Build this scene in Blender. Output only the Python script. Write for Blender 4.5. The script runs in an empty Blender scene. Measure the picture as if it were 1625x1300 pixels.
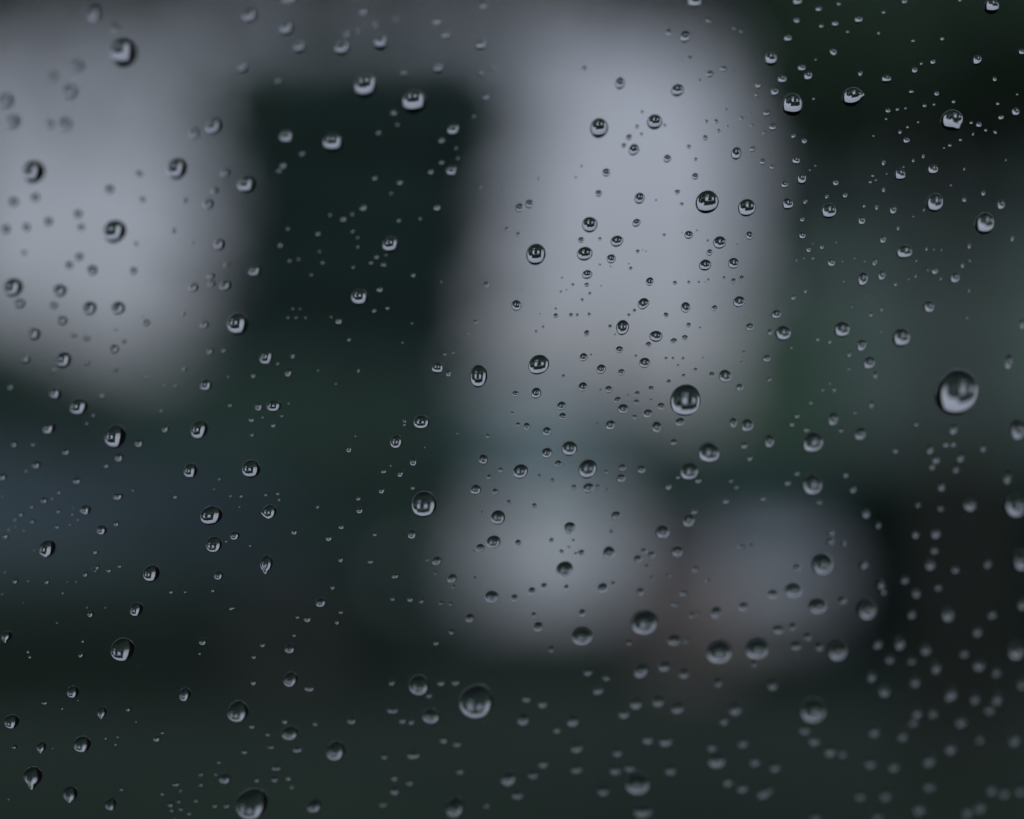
import bpy, bmesh, math, random
from mathutils import Vector, Matrix, noise

scene = bpy.context.scene
COL = scene.collection
R = math.radians
random.seed(7)

# ---------------------------------------------------------------- camera
W_PX, H_PX = 1625.0, 1300.0
LENS = 85.0
F_PX = LENS / 36.0 * W_PX
CAM_Z = 1.3
PITCH = math.atan(150.0 / F_PX)
cam_d = bpy.data.cameras.new('camera')
cam_d.lens = LENS
cam_d.sensor_width = 36.0
cam_d.sensor_fit = 'HORIZONTAL'
cam_d.clip_start = 0.01
cam_d.clip_end = 2000.0
GLASS_DIST = 0.295
cam_d.dof.use_dof = True
cam_d.dof.focus_distance = GLASS_DIST
cam_d.dof.aperture_fstop = 5.2
cam = bpy.data.objects.new('camera', cam_d)
COL.objects.link(cam)
cam.location = (0, 0, CAM_Z)
cam.rotation_euler = (math.pi / 2 + PITCH, 0, 0)
scene.camera = cam
CAM_RIGHT = Vector((1, 0, 0))
CAM_FWD = Vector((0, math.cos(PITCH), math.sin(PITCH)))
CAM_UP = Vector((0, -math.sin(PITCH), math.cos(PITCH)))
CAM_POS = Vector((0, 0, CAM_Z))

# ---------------------------------------------------------------- world: overcast sky
SUN_EL, SUN_AZ = 28.0, 188.0
world = bpy.data.worlds.new('World')
scene.world = world
world.use_nodes = True
wn, wl = world.node_tree.nodes, world.node_tree.links
wn.clear()
w_out = wn.new('ShaderNodeOutputWorld')
w_bg = wn.new('ShaderNodeBackground')
w_sky = wn.new('ShaderNodeTexSky')
w_sky.sky_type = 'NISHITA'
w_sky.sun_disc = False
w_sky.sun_elevation = R(SUN_EL)
w_sky.sun_rotation = R(SUN_AZ)
w_sky.dust_density = 1.5
w_sky.air_density = 1.0
w_sky.ozone_density = 1.0
w_hsv = wn.new('ShaderNodeHueSaturation')
w_hsv.inputs['Saturation'].default_value = 0.2
# a cloud deck is about three times brighter overhead than at the horizon
w_tc = wn.new('ShaderNodeTexCoord')
w_sep = wn.new('ShaderNodeSeparateXYZ')
w_mr = wn.new('ShaderNodeMapRange')
w_mr.inputs['From Min'].default_value = 0.0
w_mr.inputs['From Max'].default_value = 1.0
w_mr.inputs['To Min'].default_value = 1.0
w_mr.inputs['To Max'].default_value = 3.9
w_mul = wn.new('ShaderNodeMix')
w_mul.data_type = 'RGBA'
w_mul.blend_type = 'MULTIPLY'
w_mul.inputs['Factor'].default_value = 1.0
w_tint = wn.new('ShaderNodeMix')
w_tint.data_type = 'RGBA'
w_tint.blend_type = 'MULTIPLY'
w_tint.inputs['Factor'].default_value = 1.0
w_tint.inputs['B'].default_value = (1.01, 0.965, 1.11, 1)
wl.new(w_tc.outputs['Generated'], w_sep.inputs[0])
wl.new(w_sep.outputs['Z'], w_mr.inputs['Value'])
wl.new(w_sky.outputs[0], w_hsv.inputs['Color'])
wl.new(w_hsv.outputs[0], w_mul.inputs['A'])
wl.new(w_mr.outputs[0], w_mul.inputs['B'])
wl.new(w_mul.outputs['Result'], w_tint.inputs['A'])
wl.new(w_tint.outputs['Result'], w_bg.inputs['Color'])
w_bg.inputs['Strength'].default_value = 0.06
wl.new(w_bg.outputs[0], w_out.inputs[0])

# ---------------------------------------------------------------- sun behind the cloud
sun_d = bpy.data.lights.new('sun', 'SUN')
sun_d.energy = 1.2
sun_d.angle = R(25)
sun_d.color = (1.0, 0.99, 0.98)
sun = bpy.data.objects.new('sun', sun_d)
COL.objects.link(sun)
sun.rotation_euler = (R(90 - SUN_EL), 0, R(180 - SUN_AZ))

# ---------------------------------------------------------------- exposure, sampling
scene.view_settings.view_transform = 'Standard'
scene.view_settings.look = 'None'
scene.view_settings.exposure = -0.48
scene.view_settings.gamma = 1.0
scene.view_settings.use_curve_mapping = False
scene.render.engine = 'CYCLES'
cy = scene.cycles
cy.use_denoising = True
cy.use_adaptive_sampling = False
cy.max_bounces = 14
cy.transmission_bounces = 12
cy.glossy_bounces = 6
cy.diffuse_bounces = 2
cy.transparent_max_bounces = 8
cy.caustics_reflective = False
cy.caustics_refractive = True
cy.blur_glossy = 0.5
cy.sample_clamp_indirect = 3.0


def at(px, py, depth):
    """the point of the place that lies at this depth behind this point of the view"""
    return CAM_POS + CAM_FWD * depth + CAM_RIGHT * ((px - W_PX / 2) * depth / F_PX) \
        + CAM_UP * ((H_PX / 2 - py) * depth / F_PX)


# ================================================================ materials
MATS = {}


def mat(name, base, rough=0.6, var=0.0, scale=4.0, dark=None, bump=0.0, metallic=0.0, coat=0.0, trans=0.0, ior=1.45, spec=0.5):
    m = bpy.data.materials.new(name)
    m.use_nodes = True
    nt = m.node_tree
    b = nt.nodes['Principled BSDF']
    b.inputs['Base Color'].default_value = (*base, 1)
    b.inputs['Roughness'].default_value = rough
    b.inputs['Metallic'].default_value = metallic
    b.inputs['Coat Weight'].default_value = coat
    b.inputs['Transmission Weight'].default_value = trans
    b.inputs['IOR'].default_value = ior
    b.inputs['Specular IOR Level'].default_value = spec
    if var > 0 or bump > 0:
        tc = nt.nodes.new('ShaderNodeTexCoord')
        nz = nt.nodes.new('ShaderNodeTexNoise')
        nz.inputs['Scale'].default_value = scale
        nz.inputs['Detail'].default_value = 5
        nt.links.new(tc.outputs['Object'], nz.inputs['Vector'])
        if var > 0:
            rp = nt.nodes.new('ShaderNodeValToRGB')
            d = dark or tuple(c * (1 - var) for c in base)
            rp.color_ramp.elements[0].color = (*d, 1)
            rp.color_ramp.elements[0].position = 0.3
            rp.color_ramp.elements[1].color = (*base, 1)
            rp.color_ramp.elements[1].position = 0.7
            nt.links.new(nz.outputs['Fac'], rp.inputs[0])
            nt.links.new(rp.outputs[0], b.inputs['Base Color'])
        if bump > 0:
            bp = nt.nodes.new('ShaderNodeBump')
            bp.inputs['Strength'].default_value = bump
            nt.links.new(nz.outputs['Fac'], bp.inputs['Height'])
            nt.links.new(bp.outputs[0], b.inputs['Normal'])
    MATS[name] = m
    return m


def glassy(name, ior, tint):
    m = bpy.data.materials.new(name)
    m.use_nodes = True
    nt = m.node_tree
    nt.nodes.clear()
    o = nt.nodes.new('ShaderNodeOutputMaterial')
    g = nt.nodes.new('ShaderNodeBsdfGlass')
    g.inputs['IOR'].default_value = ior
    g.inputs['Roughness'].default_value = 0.0
    g.inputs['Color'].default_value = (*tint, 1)
    nt.links.new(g.outputs[0], o.inputs[0])
    MATS[name] = m
    return m


glassy('water', 1.333, (0.985, 0.995, 1.0))
glassy('pane_glass', 1.45, (0.94, 0.985, 0.98))
mat('ground', (0.028, 0.050, 0.033), 0.9, 0.5, 0.7, bump=0.3, spec=0.1)
mat('asphalt', (0.028, 0.049, 0.035), 0.85, 0.4, 1.5, bump=0.2, spec=0.15)
mat('kerb', (0.16, 0.165, 0.16), 0.8, 0.3, 3)
mat('added_shade_dark', (0.035, 0.03, 0.027), 0.8, 0.4, 6)  # dark sides of the unseen box added around the camera
mat('added_shade_floor', (0.04, 0.038, 0.035), 0.8, 0.4, 6)
mat('black_metal', (0.02, 0.02, 0.022), 0.5)
mat('yew_leaf', (0.026, 0.056, 0.050), 0.7, 0.5, 0.9, spec=0.2)
mat('tree_leaf', (0.05, 0.09, 0.062), 0.7, 0.5, 0.9, spec=0.2)
mat('hedge_leaf', (0.048, 0.094, 0.078), 0.7, 0.5, 0.9, spec=0.2)
mat('laurel_leaf', (0.016, 0.033, 0.027), 0.8, 0.4, 0.9, spec=0.1)
mat('brown_leaf', (0.16, 0.11, 0.10), 0.8, 0.3, 2)
mat('slate', (0.16, 0.25, 0.265), 0.7, 0.25, 3)
mat('render_wall', (0.3, 0.31, 0.32), 0.8, 0.2, 2)
mat('shrub_leaf', (0.035, 0.095, 0.055), 0.7, 0.5, 0.9)
mat('bark', (0.032, 0.032, 0.028), 0.9, 0.5, 5, bump=0.4)
mat('white_paint', (0.82, 0.87, 0.93), 0.35, 0.06, 1.0, coat=0.6)
mat('blue_paint', (0.058, 0.088, 0.108), 0.6, 0.05, 1.0, spec=0.15)
mat('silver_paint', (0.62, 0.66, 0.71), 0.35, 0.05, 1.0, coat=0.6)
mat('black_paint', (0.012, 0.014, 0.015), 0.3, coat=0.8)
mat('car_glass', (0.012, 0.016, 0.018), 0.08, spec=0.3)
mat('tinted_glass', (0.022, 0.045, 0.058), 0.35, spec=0.08)
mat('van_glass', (0.05, 0.065, 0.07), 0.08, spec=0.5)
mat('tyre', (0.018, 0.018, 0.018), 0.85)
mat('rim_metal', (0.05, 0.052, 0.054), 0.5)
mat('lamp_glass', (0.7, 0.72, 0.74), 0.1, coat=1.0)
mat('tail_red', (0.28, 0.02, 0.02), 0.2, coat=1.0)
mat('dark_plastic', (0.034, 0.058, 0.048), 0.7, spec=0.15)
mat('plate_white', (0.6, 0.6, 0.58), 0.5)
mat('board_grey', (0.088, 0.134, 0.122), 0.8, 0.35, 2.5)
mat('roof_dark', (0.024, 0.044, 0.038), 0.8, 0.4, 4)
mat('bin_brown', (0.27, 0.225, 0.215), 0.6, 0.15, 3)


# ================================================================ object helpers
def link(name, me, m=None, parent=None):
    o = bpy.data.objects.new(name, me)
    COL.objects.link(o)
    if m:
        me.materials.append(MATS[m])
    if parent:
        o.parent = parent
    return o


def mesh_of(name, bm, smooth=False):
    me = bpy.data.meshes.new(name)
    bm.to_mesh(me)
    bm.free()
    if smooth:
        for p in me.polygons:
            p.use_smooth = True
    return me


def tag(o, label, cat, group=None):
    o['label'] = label
    o['category'] = cat
    if group:
        o['group'] = group
    return o


def empty(name, loc, rz, label, cat, group=None):
    o = bpy.data.objects.new(name, None)
    COL.objects.link(o)
    o.location = loc
    o.rotation_euler = (0, 0, rz)
    return tag(o, label, cat, group)


def box_bm(x0, x1, y0, y1, z0, z1, bevel=0.0):
    bm = bmesh.new()
    bmesh.ops.create_cube(bm, size=1.0)
    for v in bm.verts:
        v.co = Vector(((x0 + x1) / 2 + v.co.x * (x1 - x0), (y0 + y1) / 2 + v.co.y * (y1 - y0), (z0 + z1) / 2 + v.co.z * (z1 - z0)))
    if bevel:
        bmesh.ops.bevel(bm, geom=bm.edges[:], offset=bevel, segments=2, affect='EDGES', profile=0.6)
    return bm


def box(name, x0, x1, y0, y1, z0, z1, m, parent=None, bevel=0.0):
    return link(name, mesh_of(name, box_bm(x0, x1, y0, y1, z0, z1, bevel)), m, parent)


def structure(o):
    o['kind'] = 'structure'
    return o


def loft(sections):
    bm = bmesh.new()
    rings = [[bm.verts.new(p) for p in s] for s in sections]
    n = len(sections[0])
    for a, b in zip(rings, rings[1:]):
        for i in range(n):
            j = (i + 1) % n
            bm.faces.new((a[i], a[j], b[j], b[i]))
    bm.faces.new(rings[0][::-1])
    bm.faces.new(rings[-1])
    bmesh.ops.recalc_face_normals(bm, faces=bm.faces[:])
    return bm


def tube(points, radii, seg=10):
    secs = []
    for k, (p, r) in enumerate(zip(points, radii)):
        p = Vector(p)
        a = Vector(points[max(0, k - 1)])
        b = Vector(points[min(len(points) - 1, k + 1)])
        t = (b - a).normalized()
        u = t.orthogonal().normalized()
        w = t.cross(u)
        ref = Vector((1, 0, 0)) if abs(t.x) < 0.9 else Vector((0, 1, 0))
        u = (ref - t * ref.dot(t)).normalized()
        w = t.cross(u)
        secs.append([p + (u * math.cos(q) + w * math.sin(q)) * r for q in [2 * math.pi * i / seg for i in range(seg)]])
    return loft(secs)


def add_bm(dst, src):
    me = bpy.data.meshes.new('tmp')
    src.to_mesh(me)
    src.free()
    dst.from_mesh(me)
    bpy.data.meshes.remove(me)


# ================================================================ large structure
GROUND = structure(link('ground', mesh_of('ground', (lambda b: (bmesh.ops.create_grid(b, x_segments=60, y_segments=60, size=400), b)[1])(bmesh.new())), 'ground'))
GROUND.location = (0, 300, 0)
road = structure(box('road', -60, 60, 11.5, 20.9, -0.2, 0.004, 'asphalt'))
structure(box('driveway', -1.6, 3.6, 20.903, 31.0, -0.2, 0.008, 'asphalt'))
structure(box('kerb', -60, -1.603, 20.903, 21.05, -0.2, 0.12, 'kerb'))
structure(box('kerb', 3.603, 60, 20.903, 21.05, -0.2, 0.12, 'kerb'))

# unseen dark box, open in front, added to keep the drop rims dark
PW, PF, PH = 1.6, 3.0, 3.25
structure(box('added_shade_roof', -PW - 0.1, PW + 0.1, -1.3, PF, PH, PH + 0.12, 'added_shade_dark'))
structure(box('added_shade_wall', -PW - 0.1, -PW, -1.2, PF - 0.02, 0.1, PH - 0.003, 'added_shade_dark'))
structure(box('added_shade_wall', PW, PW + 0.1, -1.2, PF - 0.02, 0.1, PH - 0.003, 'added_shade_dark'))
structure(box('added_shade_wall', -PW - 0.1, PW + 0.1, -1.3, -1.203, 0.1, PH - 0.003, 'added_shade_dark'))
structure(box('added_shade_floor', -PW - 0.1, PW + 0.1, -1.3, PF, -0.05, 0.097, 'added_shade_floor'))


# ================================================================ trees, hedges
def leaf_mesh(lumps, n, size, seed, core=0.8, box_like=False):
    """foliage as many small leaf faces spread through the lumps, over a rough inner mass of twigs"""
    rnd = random.Random(seed)
    verts, faces = [], []
    vols = [l[3] * l[4] * l[5] for l in lumps]
    tot = sum(vols) ** 1.0
    for l, vol in zip(lumps, vols):
        cx, cy_, cz, rx, ry, rz = l
        for _ in range(int(n * vol / tot)):
            while True:
                p = Vector((rnd.uniform(-1, 1), rnd.uniform(-1, 1), rnd.uniform(-1, 1)))
                q = p.length if not box_like else max(abs(p.x), abs(p.y), abs(p.z))
                if q <= 1:
                    break
            if q > 1e-3:
                p *= (q ** 0.35) / q
            k = 1 + 0.22 * noise.noise(p * 2.3 + Vector((seed, cx, cz)))
            c = Vector((cx + p.x * rx * k, cy_ + p.y * ry * k, cz + p.z * rz * k))
            if c.z < 0.02:
                continue
            a = Vector((rnd.gauss(0, 1), rnd.gauss(0, 1), rnd.gauss(0, 1))).normalized()
            b = a.orthogonal().normalized()
            s = size * rnd.uniform(0.6, 1.4)
            i = len(verts)
            verts += [c - a * s, c + b * s * 0.5, c + a * s, c - b * s * 0.5]
            faces.append((i, i + 1, i + 2, i + 3))
    me = bpy.data.meshes.new('foliage')
    me.from_pydata([tuple(v) for v in verts], [], faces)
    bm = bmesh.new()
    bm.from_mesh(me)
    bpy.data.meshes.remove(me)
    if core > 0:
        for l in lumps:
            cx, cy_, cz, rx, ry, rz = l
            tmp = bmesh.new()
            if box_like:
                bmesh.ops.create_cube(tmp, size=2.0)
                bmesh.ops.subdivide_edges(tmp, edges=tmp.edges[:], cuts=6, use_grid_fill=True)
            else:
                bmesh.ops.create_icosphere(tmp, subdivisions=3, radius=1.0)
            for v in tmp.verts:
                k = core * (1 + 0.25 * noise.noise(v.co * 2.1 + Vector((seed, cx, cz))))
                v.co = Vector((cx + v.co.x * rx * k, cy_ + v.co.y * ry * k, max(0.01, cz + v.co.z * rz * k)))
            add_bm(bm, tmp)
    return mesh_of('foliage', bm)


def tree(name, base, trunk_h, r0, lumps, n, size, leaf, label, seed, core=0.75):
    root = empty(name, base, 0, label, 'tree')
    top = Vector((0.0, 0.0, trunk_h))
    bm = tube([(0, 0, -0.05), (0.02, 0, trunk_h * 0.3), (-0.03, 0.02, trunk_h * 0.7), tuple(top)], [r0 * 1.35, r0, r0 * 0.8, r0 * 0.5])
    link('trunk', mesh_of('trunk', bm, True), 'bark', root)
    for l in lumps:
        c = Vector(l[:3])
        if (c - top).length > 0.5:
            s = Vector((0, 0, min(trunk_h * 0.9, max(trunk_h * 0.5, c.z - 0.3))))
            mid = s.lerp(c, 0.5) + Vector((0, 0, 0.12))
            link('limb', mesh_of('limb', tube([tuple(s), tuple(mid), tuple(c)], [r0 * 0.45, r0 * 0.3, r0 * 0.12], 8), True), 'bark', root)
    link('crown', leaf_mesh(lumps, n, size, seed, core), leaf, root)
    return root


def px_x(px, d):
    return (px - W_PX / 2) * d / F_PX


def px_z(py, d):
    return CAM_Z + (800 - py) * d / F_PX


def hedge(name, xa, xb, d, depth, h, leaf, label, seed, n=9000, size=0.07):
    root = empty(name, ((xa + xb) / 2, d + depth / 2, 0), 0, label, 'hedge')
    w = (xb - xa) / 2
    k = max(1, int(w * 2 / 1.4))
    lumps = [(-w + (i + 0.5) * 2 * w / k, 0, h / 2, w / k * 1.05, depth / 2, h / 2) for i in range(k)]
    link('foliage', leaf_mesh(lumps, n, size, seed, 0.9, True), leaf, root)
    for i in range(k):
        link('stem', mesh_of('stem', tube([(lumps[i][0], 0, -0.05), (lumps[i][0] + 0.05, 0.02, h * 0.6)], [0.04, 0.025], 7), True), 'bark', root)
    return root


# dark columnar yew between the two gaps of sky
D = 24.0
cx = px_x(541, D)
yw = px_x(805, D) - px_x(255, D)
yz = px_z(30, D)
lumps = []
for i in range(7):
    f = (i + 0.5) / 7
    lumps.append((0.05 * math.sin(i * 2.1) + max(0, f - 0.45) * 0.75 - 0.2 * max(0, 0.75 - f), 0, 0.5 + f * (yz - 0.85), yw / 2 * (0.98 if i < 6 else 0.8), 0.9, 0.62))
lumps += [(-0.78, 0, yz - 0.82, 0.72, 0.7, 0.72), (1.15, 0.1, yz - 0.85, 0.75, 0.7, 0.75)]
tree('yew_tree', (cx, D, 0), yz * 0.8, 0.16, lumps, 11000, 0.09, 'yew_leaf', 'tall dark columnar evergreen standing alone between two gaps of pale sky', 3, 0.86)

# broad tree on the other side of the road with a long limb reaching over the view
D = 12.0
tx = px_x(1520, D)
lumps = []
for px, py, rx, rz in ((1275, 20, 0.42, 0.75), (1360, 120, 0.5, 0.55), (1560, 60, 0.6, 0.7), (1700, 20, 0.7, 0.8), (1740, 150, 0.6, 0.4), (1262, 160, 0.3, 0.42)):
    lumps.append((px_x(px, D) - tx, random.uniform(-0.4, 0.4), px_z(py, D), rx, 0.7, rz))
for i in range(15):
    px = 1240 - i * 115
    bottom = (18, 14, 26, 12, 12, 10, 10, 14, 24, 44, 56, 64, 64, 58, 56)[i]
    rz = 0.4 + 0.06 * math.sin(i * 1.7)
    lumps.append((px_x(px, D) - tx, 0.25 * math.sin(i * 2.3), px_z(bottom, D) + rz, 0.30, 0.5, rz))
    lumps.append((px_x(px - 40, D) - tx, 0.3 * math.cos(i * 1.9), px_z(bottom, D) + rz + 0.62, 0.34, 0.5, 0.42 + 0.1 * math.sin(i * 2.9)))
    if i % 3 != 1:
        lumps.append((px_x(px - 10, D) - tx, 0.3 * math.sin(i * 1.3), px_z(bottom, D) + rz + 1.2, 0.36, 0.5, 0.36 + 0.1 * math.cos(i * 3.3)))
bt = tree('broadleaf_tree', (tx, D, 0), px_z(-40, D), 0.12, lumps, 24000, 0.06, 'tree_leaf', 'dark broadleaf tree with a long leafy limb reaching out over the road', 11, 0.82)
# thin sprays of leaves hanging from the limb
sprays = [(px_x(px, D) - tx, 0.2 * math.sin(px), px_z(py, D), 0.24, 0.3, rz) for px, py, rz in
          ((-60, 130, 0.36), (40, 120, 0.36), (120, 140, 0.4), (200, 120, 0.36), (280, 140, 0.4), (340, 120, 0.34), (420, 85, 0.25), (560, 60, 0.2), (700, 65, 0.2), (830, 105, 0.3), (950, 60, 0.18), (1080, 60, 0.16), (1190, 100, 0.26))]
link('leaf_spray', leaf_mesh(sprays, 760, 0.05, 12, 0.0), 'tree_leaf', bt)['kind'] = 'stuff'
# small brownish sapling in the gap, a thin crown one can see through
D = 33.0
tree('young_tree', (px_x(950, D), D, 0), px_z(640, D), 0.035, [(0, 0, px_z(600, D), 0.5, 0.5, 0.55), (0.25, 0, px_z(660, D), 0.55, 0.5, 0.5)], 260, 0.085, 'brown_leaf', 'thin young tree with sparse brownish leaves behind the white trailer', 13, 0.0)

# two unseen evergreens added beside the view to darken the drop rims
for px, d, h, sd, lab in ((-330, 20.0, 6.2, 21, 'added unseen rounded evergreen rising behind the left end of the long hedge'), (2150, 18.0, 6.0, 22, 'added unseen rounded evergreen behind the timber shed, past its far corner')):
    lumps = [(0, 0, h * 0.35, 1.1, 1.0, h * 0.3), (0.3, 0.1, h * 0.62, 1.0, 0.9, h * 0.24), (-0.3, 0, h * 0.82, 0.7, 0.7, h * 0.16)]
    tree('added_evergreen', (px_x(px, d), d, 0), h * 0.7, 0.14, lumps, 7000, 0.09, 'yew_leaf', lab, sd, 0.8)

hedge('clipped_hedge', px_x(-420, 22.2), px_x(430, 22.2), 22.2, 1.0, px_z(574, 22.2), 'hedge_leaf', 'long clipped dark hedge running behind the blue-grey van', 31)
hedge('rounded_shrub', px_x(-330, 20.9), px_x(48, 20.9), 20.9, 1.0, px_z(515, 20.9), 'hedge_leaf', 'dark rounded shrub standing at the end of the long hedge', 36, 4000)
hedge('clipped_hedge', px_x(985, 29), px_x(1222, 29), 29, 1.0, px_z(672, 29), 'hedge_leaf', 'short clipped hedge between the white trailer and the timber shed', 32, 5000)
hedge('rounded_shrub', px_x(390, 21.4), px_x(725, 21.4), 21.4, 1.2, px_z(585, 21.4), 'hedge_leaf', 'loose grey-green shrub in front of the columnar evergreen', 33, 5000)
hedge('rounded_shrub', px_x(1165, 26), px_x(1300, 26), 26, 0.6, px_z(500, 26), 'shrub_leaf', 'narrow bright green shrub at the corner of the timber shed', 34, 2500)

hedge('laurel_bush', px_x(1352, 18.2), px_x(1760, 18.2), 18.2, 1.3, px_z(722, 18.2), 'laurel_leaf', 'broad blackish laurel bush in front of the timber shed', 35, 5000)

# slate-roofed bungalow beyond
D = 70.0
hb = empty('bungalow', (px_x(880, D), D + 3.5, 0), 0, 'grey slate-roofed bungalow far behind the white trailer', 'house')
box('wall', -3.9, 3.9, -3.0, 3.0, 0, 2.3, 'render_wall', hb)
for sg in (-1, 1):
    bm = bmesh.new()
    pts = [(-4.2, sg * 3.5, 2.1), (4.2, sg * 3.5, 2.1), (3.9, 0, 4.35), (-3.9, 0, 4.35)]
    v = [bm.verts.new(p) for p in pts] + [bm.verts.new((p[0], p[1], p[2] + 0.15)) for p in pts]
    for f in ((3, 2, 1, 0), (4, 5, 6, 7), (0, 1, 5, 4), (1, 2, 6, 5), (2, 3, 7, 6), (3, 0, 4, 7)):
        bm.faces.new([v[k] for k in f])
    bmesh.ops.recalc_face_normals(bm, faces=bm.faces[:])
    rf = link('roof_slope', mesh_of('roof_slope', bm), 'slate', hb)
    if sg > 0:
        box('chimney', 2.2, 2.9, 0.3, 0.9, 4.0, 5.0, 'render_wall', rf)
for x in (-2.4, 2.4):
    wd = box('window', x - 0.7, x + 0.7, -3.06, -3.002, 0.9, 1.9, 'plate_white', hb)
    box('glass', x - 0.62, x + 0.62, -3.075, -3.061, 0.98, 1.82, 'car_glass', wd)
box('door', -0.45, 0.45, -3.06, -3.002, 0.02, 2.0, 'roof_dark', hb)

# timber shed of upright boards
D = 27.0
sx0, sx1, sz = px_x(1232, D), px_x(1950, D), px_z(370, D)
shed = empty('timber_shed', ((sx0 + sx1) / 2, D + 1.5, 0), 0, 'tall grey-green timber shed of upright boards behind the laurel bush', 'shed')
hw = (sx1 - sx0) / 2
box('wall', -hw, hw, -1.46, 1.5, 0, sz, 'board_grey', shed)
nb = 20
bme = mesh_of('board', box_bm(-hw / nb + 0.008, hw / nb - 0.008, -0.014, 0.012, 0.08, sz - 0.02, 0.004))
bme.materials.append(MATS['board_grey'])
for i in range(nb):
    b = link('board', bme, None, shed)
    b.location = (-hw + (2 * i + 1) * hw / nb, -1.475 - 0.004 * (i % 3), 0)
for s in (-1, 1):
    bm = bmesh.new()
    v = [bm.verts.new(p) for p in ((-hw - 0.2, -1.75, sz - 0.1), (hw + 0.2, -1.75, sz - 0.1), (hw + 0.2, 0, sz + 0.9), (-hw - 0.2, 0, sz + 0.9),
                                   (-hw - 0.2, -1.75, sz - 0.02), (hw + 0.2, -1.75, sz - 0.02), (hw + 0.2, 0, sz + 0.98), (-hw - 0.2, 0, sz + 0.98))]
    for f in ((3, 2, 1, 0), (4, 5, 6, 7), (0, 1, 5, 4), (1, 2, 6, 5), (2, 3, 7, 6), (3, 0, 4, 7)):
        bm.faces.new([v[k] for k in f])
    r = link('roof_slope', mesh_of('roof_slope', bm), 'roof_dark', shed)
    if s > 0:
        r.rotation_euler = (0, 0, math.pi)


# ================================================================ vehicles
def ring(x, hw, z0, z1, n=20, p=4.5, lean=0.0):
    out = []
    for i in range(n):
        a = 2 * math.pi * (i + 0.5) / n
        c, s = math.cos(a), math.sin(a)
        y = math.copysign(abs(c) ** (2 / p), c)
        z = math.copysign(abs(s) ** (2 / p), s)
        k = 1 - lean * (z * 0.5 + 0.5)
        out.append((x, y * hw * k, (z0 + z1) / 2 + z * (z1 - z0) / 2))
    return out


def lerp(a, b, t):
    return a + (b - a) * t


def wheel(root, x, y, r, w):
    t = bmesh.new()
    secs = []
    prof = [(-w / 2, r * 0.66), (-w / 2, r * 0.93), (-w * 0.36, r), (w * 0.36, r), (w / 2, r * 0.93), (w / 2, r * 0.66)]
    n = 24
    for py_, pr in prof:
        secs.append([t.verts.new((math.cos(2 * math.pi * i / n) * pr, py_, math.sin(2 * math.pi * i / n) * pr)) for i in range(n)])
    for a, b in zip(secs, secs[1:] + secs[:1]):
        for i in range(n):
            t.faces.new((a[i], a[(i + 1) % n], b[(i + 1) % n], b[i]))
    bmesh.ops.recalc_face_normals(t, faces=t.faces[:])
    wo = link('wheel', mesh_of('wheel', t), 'tyre', root)
    wo.location = (x, y, r)
    s = 1 if y > 0 else -1
    bm = bmesh.new()
    bmesh.ops.create_cone(bm, cap_ends=True, segments=20, radius1=r * 0.655, radius2=r * 0.62, depth=w * 0.7, matrix=Matrix.Rotation(math.pi / 2, 4, 'X'))
    for k in range(5):
        a = 2 * math.pi * k / 5
        add_bm(bm, tube([(math.cos(a) * r * 0.1, s * w * 0.39, math.sin(a) * r * 0.1), (math.cos(a) * r * 0.58, s * w * 0.39, math.sin(a) * r * 0.58)], [r * 0.1, r * 0.08], 6))
    link('rim', mesh_of('rim', bm), 'rim_metal', wo)


def quad_slab(name, pts, thick, m, parent):
    pts = [Vector(p) for p in pts]
    nrm = (pts[1] - pts[0]).cross(pts[3] - pts[0]).normalized()
    bm = bmesh.new()
    v = [bm.verts.new(p) for p in pts] + [bm.verts.new(p + nrm * thick) for p in pts]
    for f in ((3, 2, 1, 0), (4, 5, 6, 7), (0, 1, 5, 4), (1, 2, 6, 5), (2, 3, 7, 6), (3, 0, 4, 7)):
        bm.faces.new([v[k] for k in f])
    bmesh.ops.recalc_face_normals(bm, faces=bm.faces[:])
    return link(name, mesh_of(name, bm), m, parent)


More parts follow.
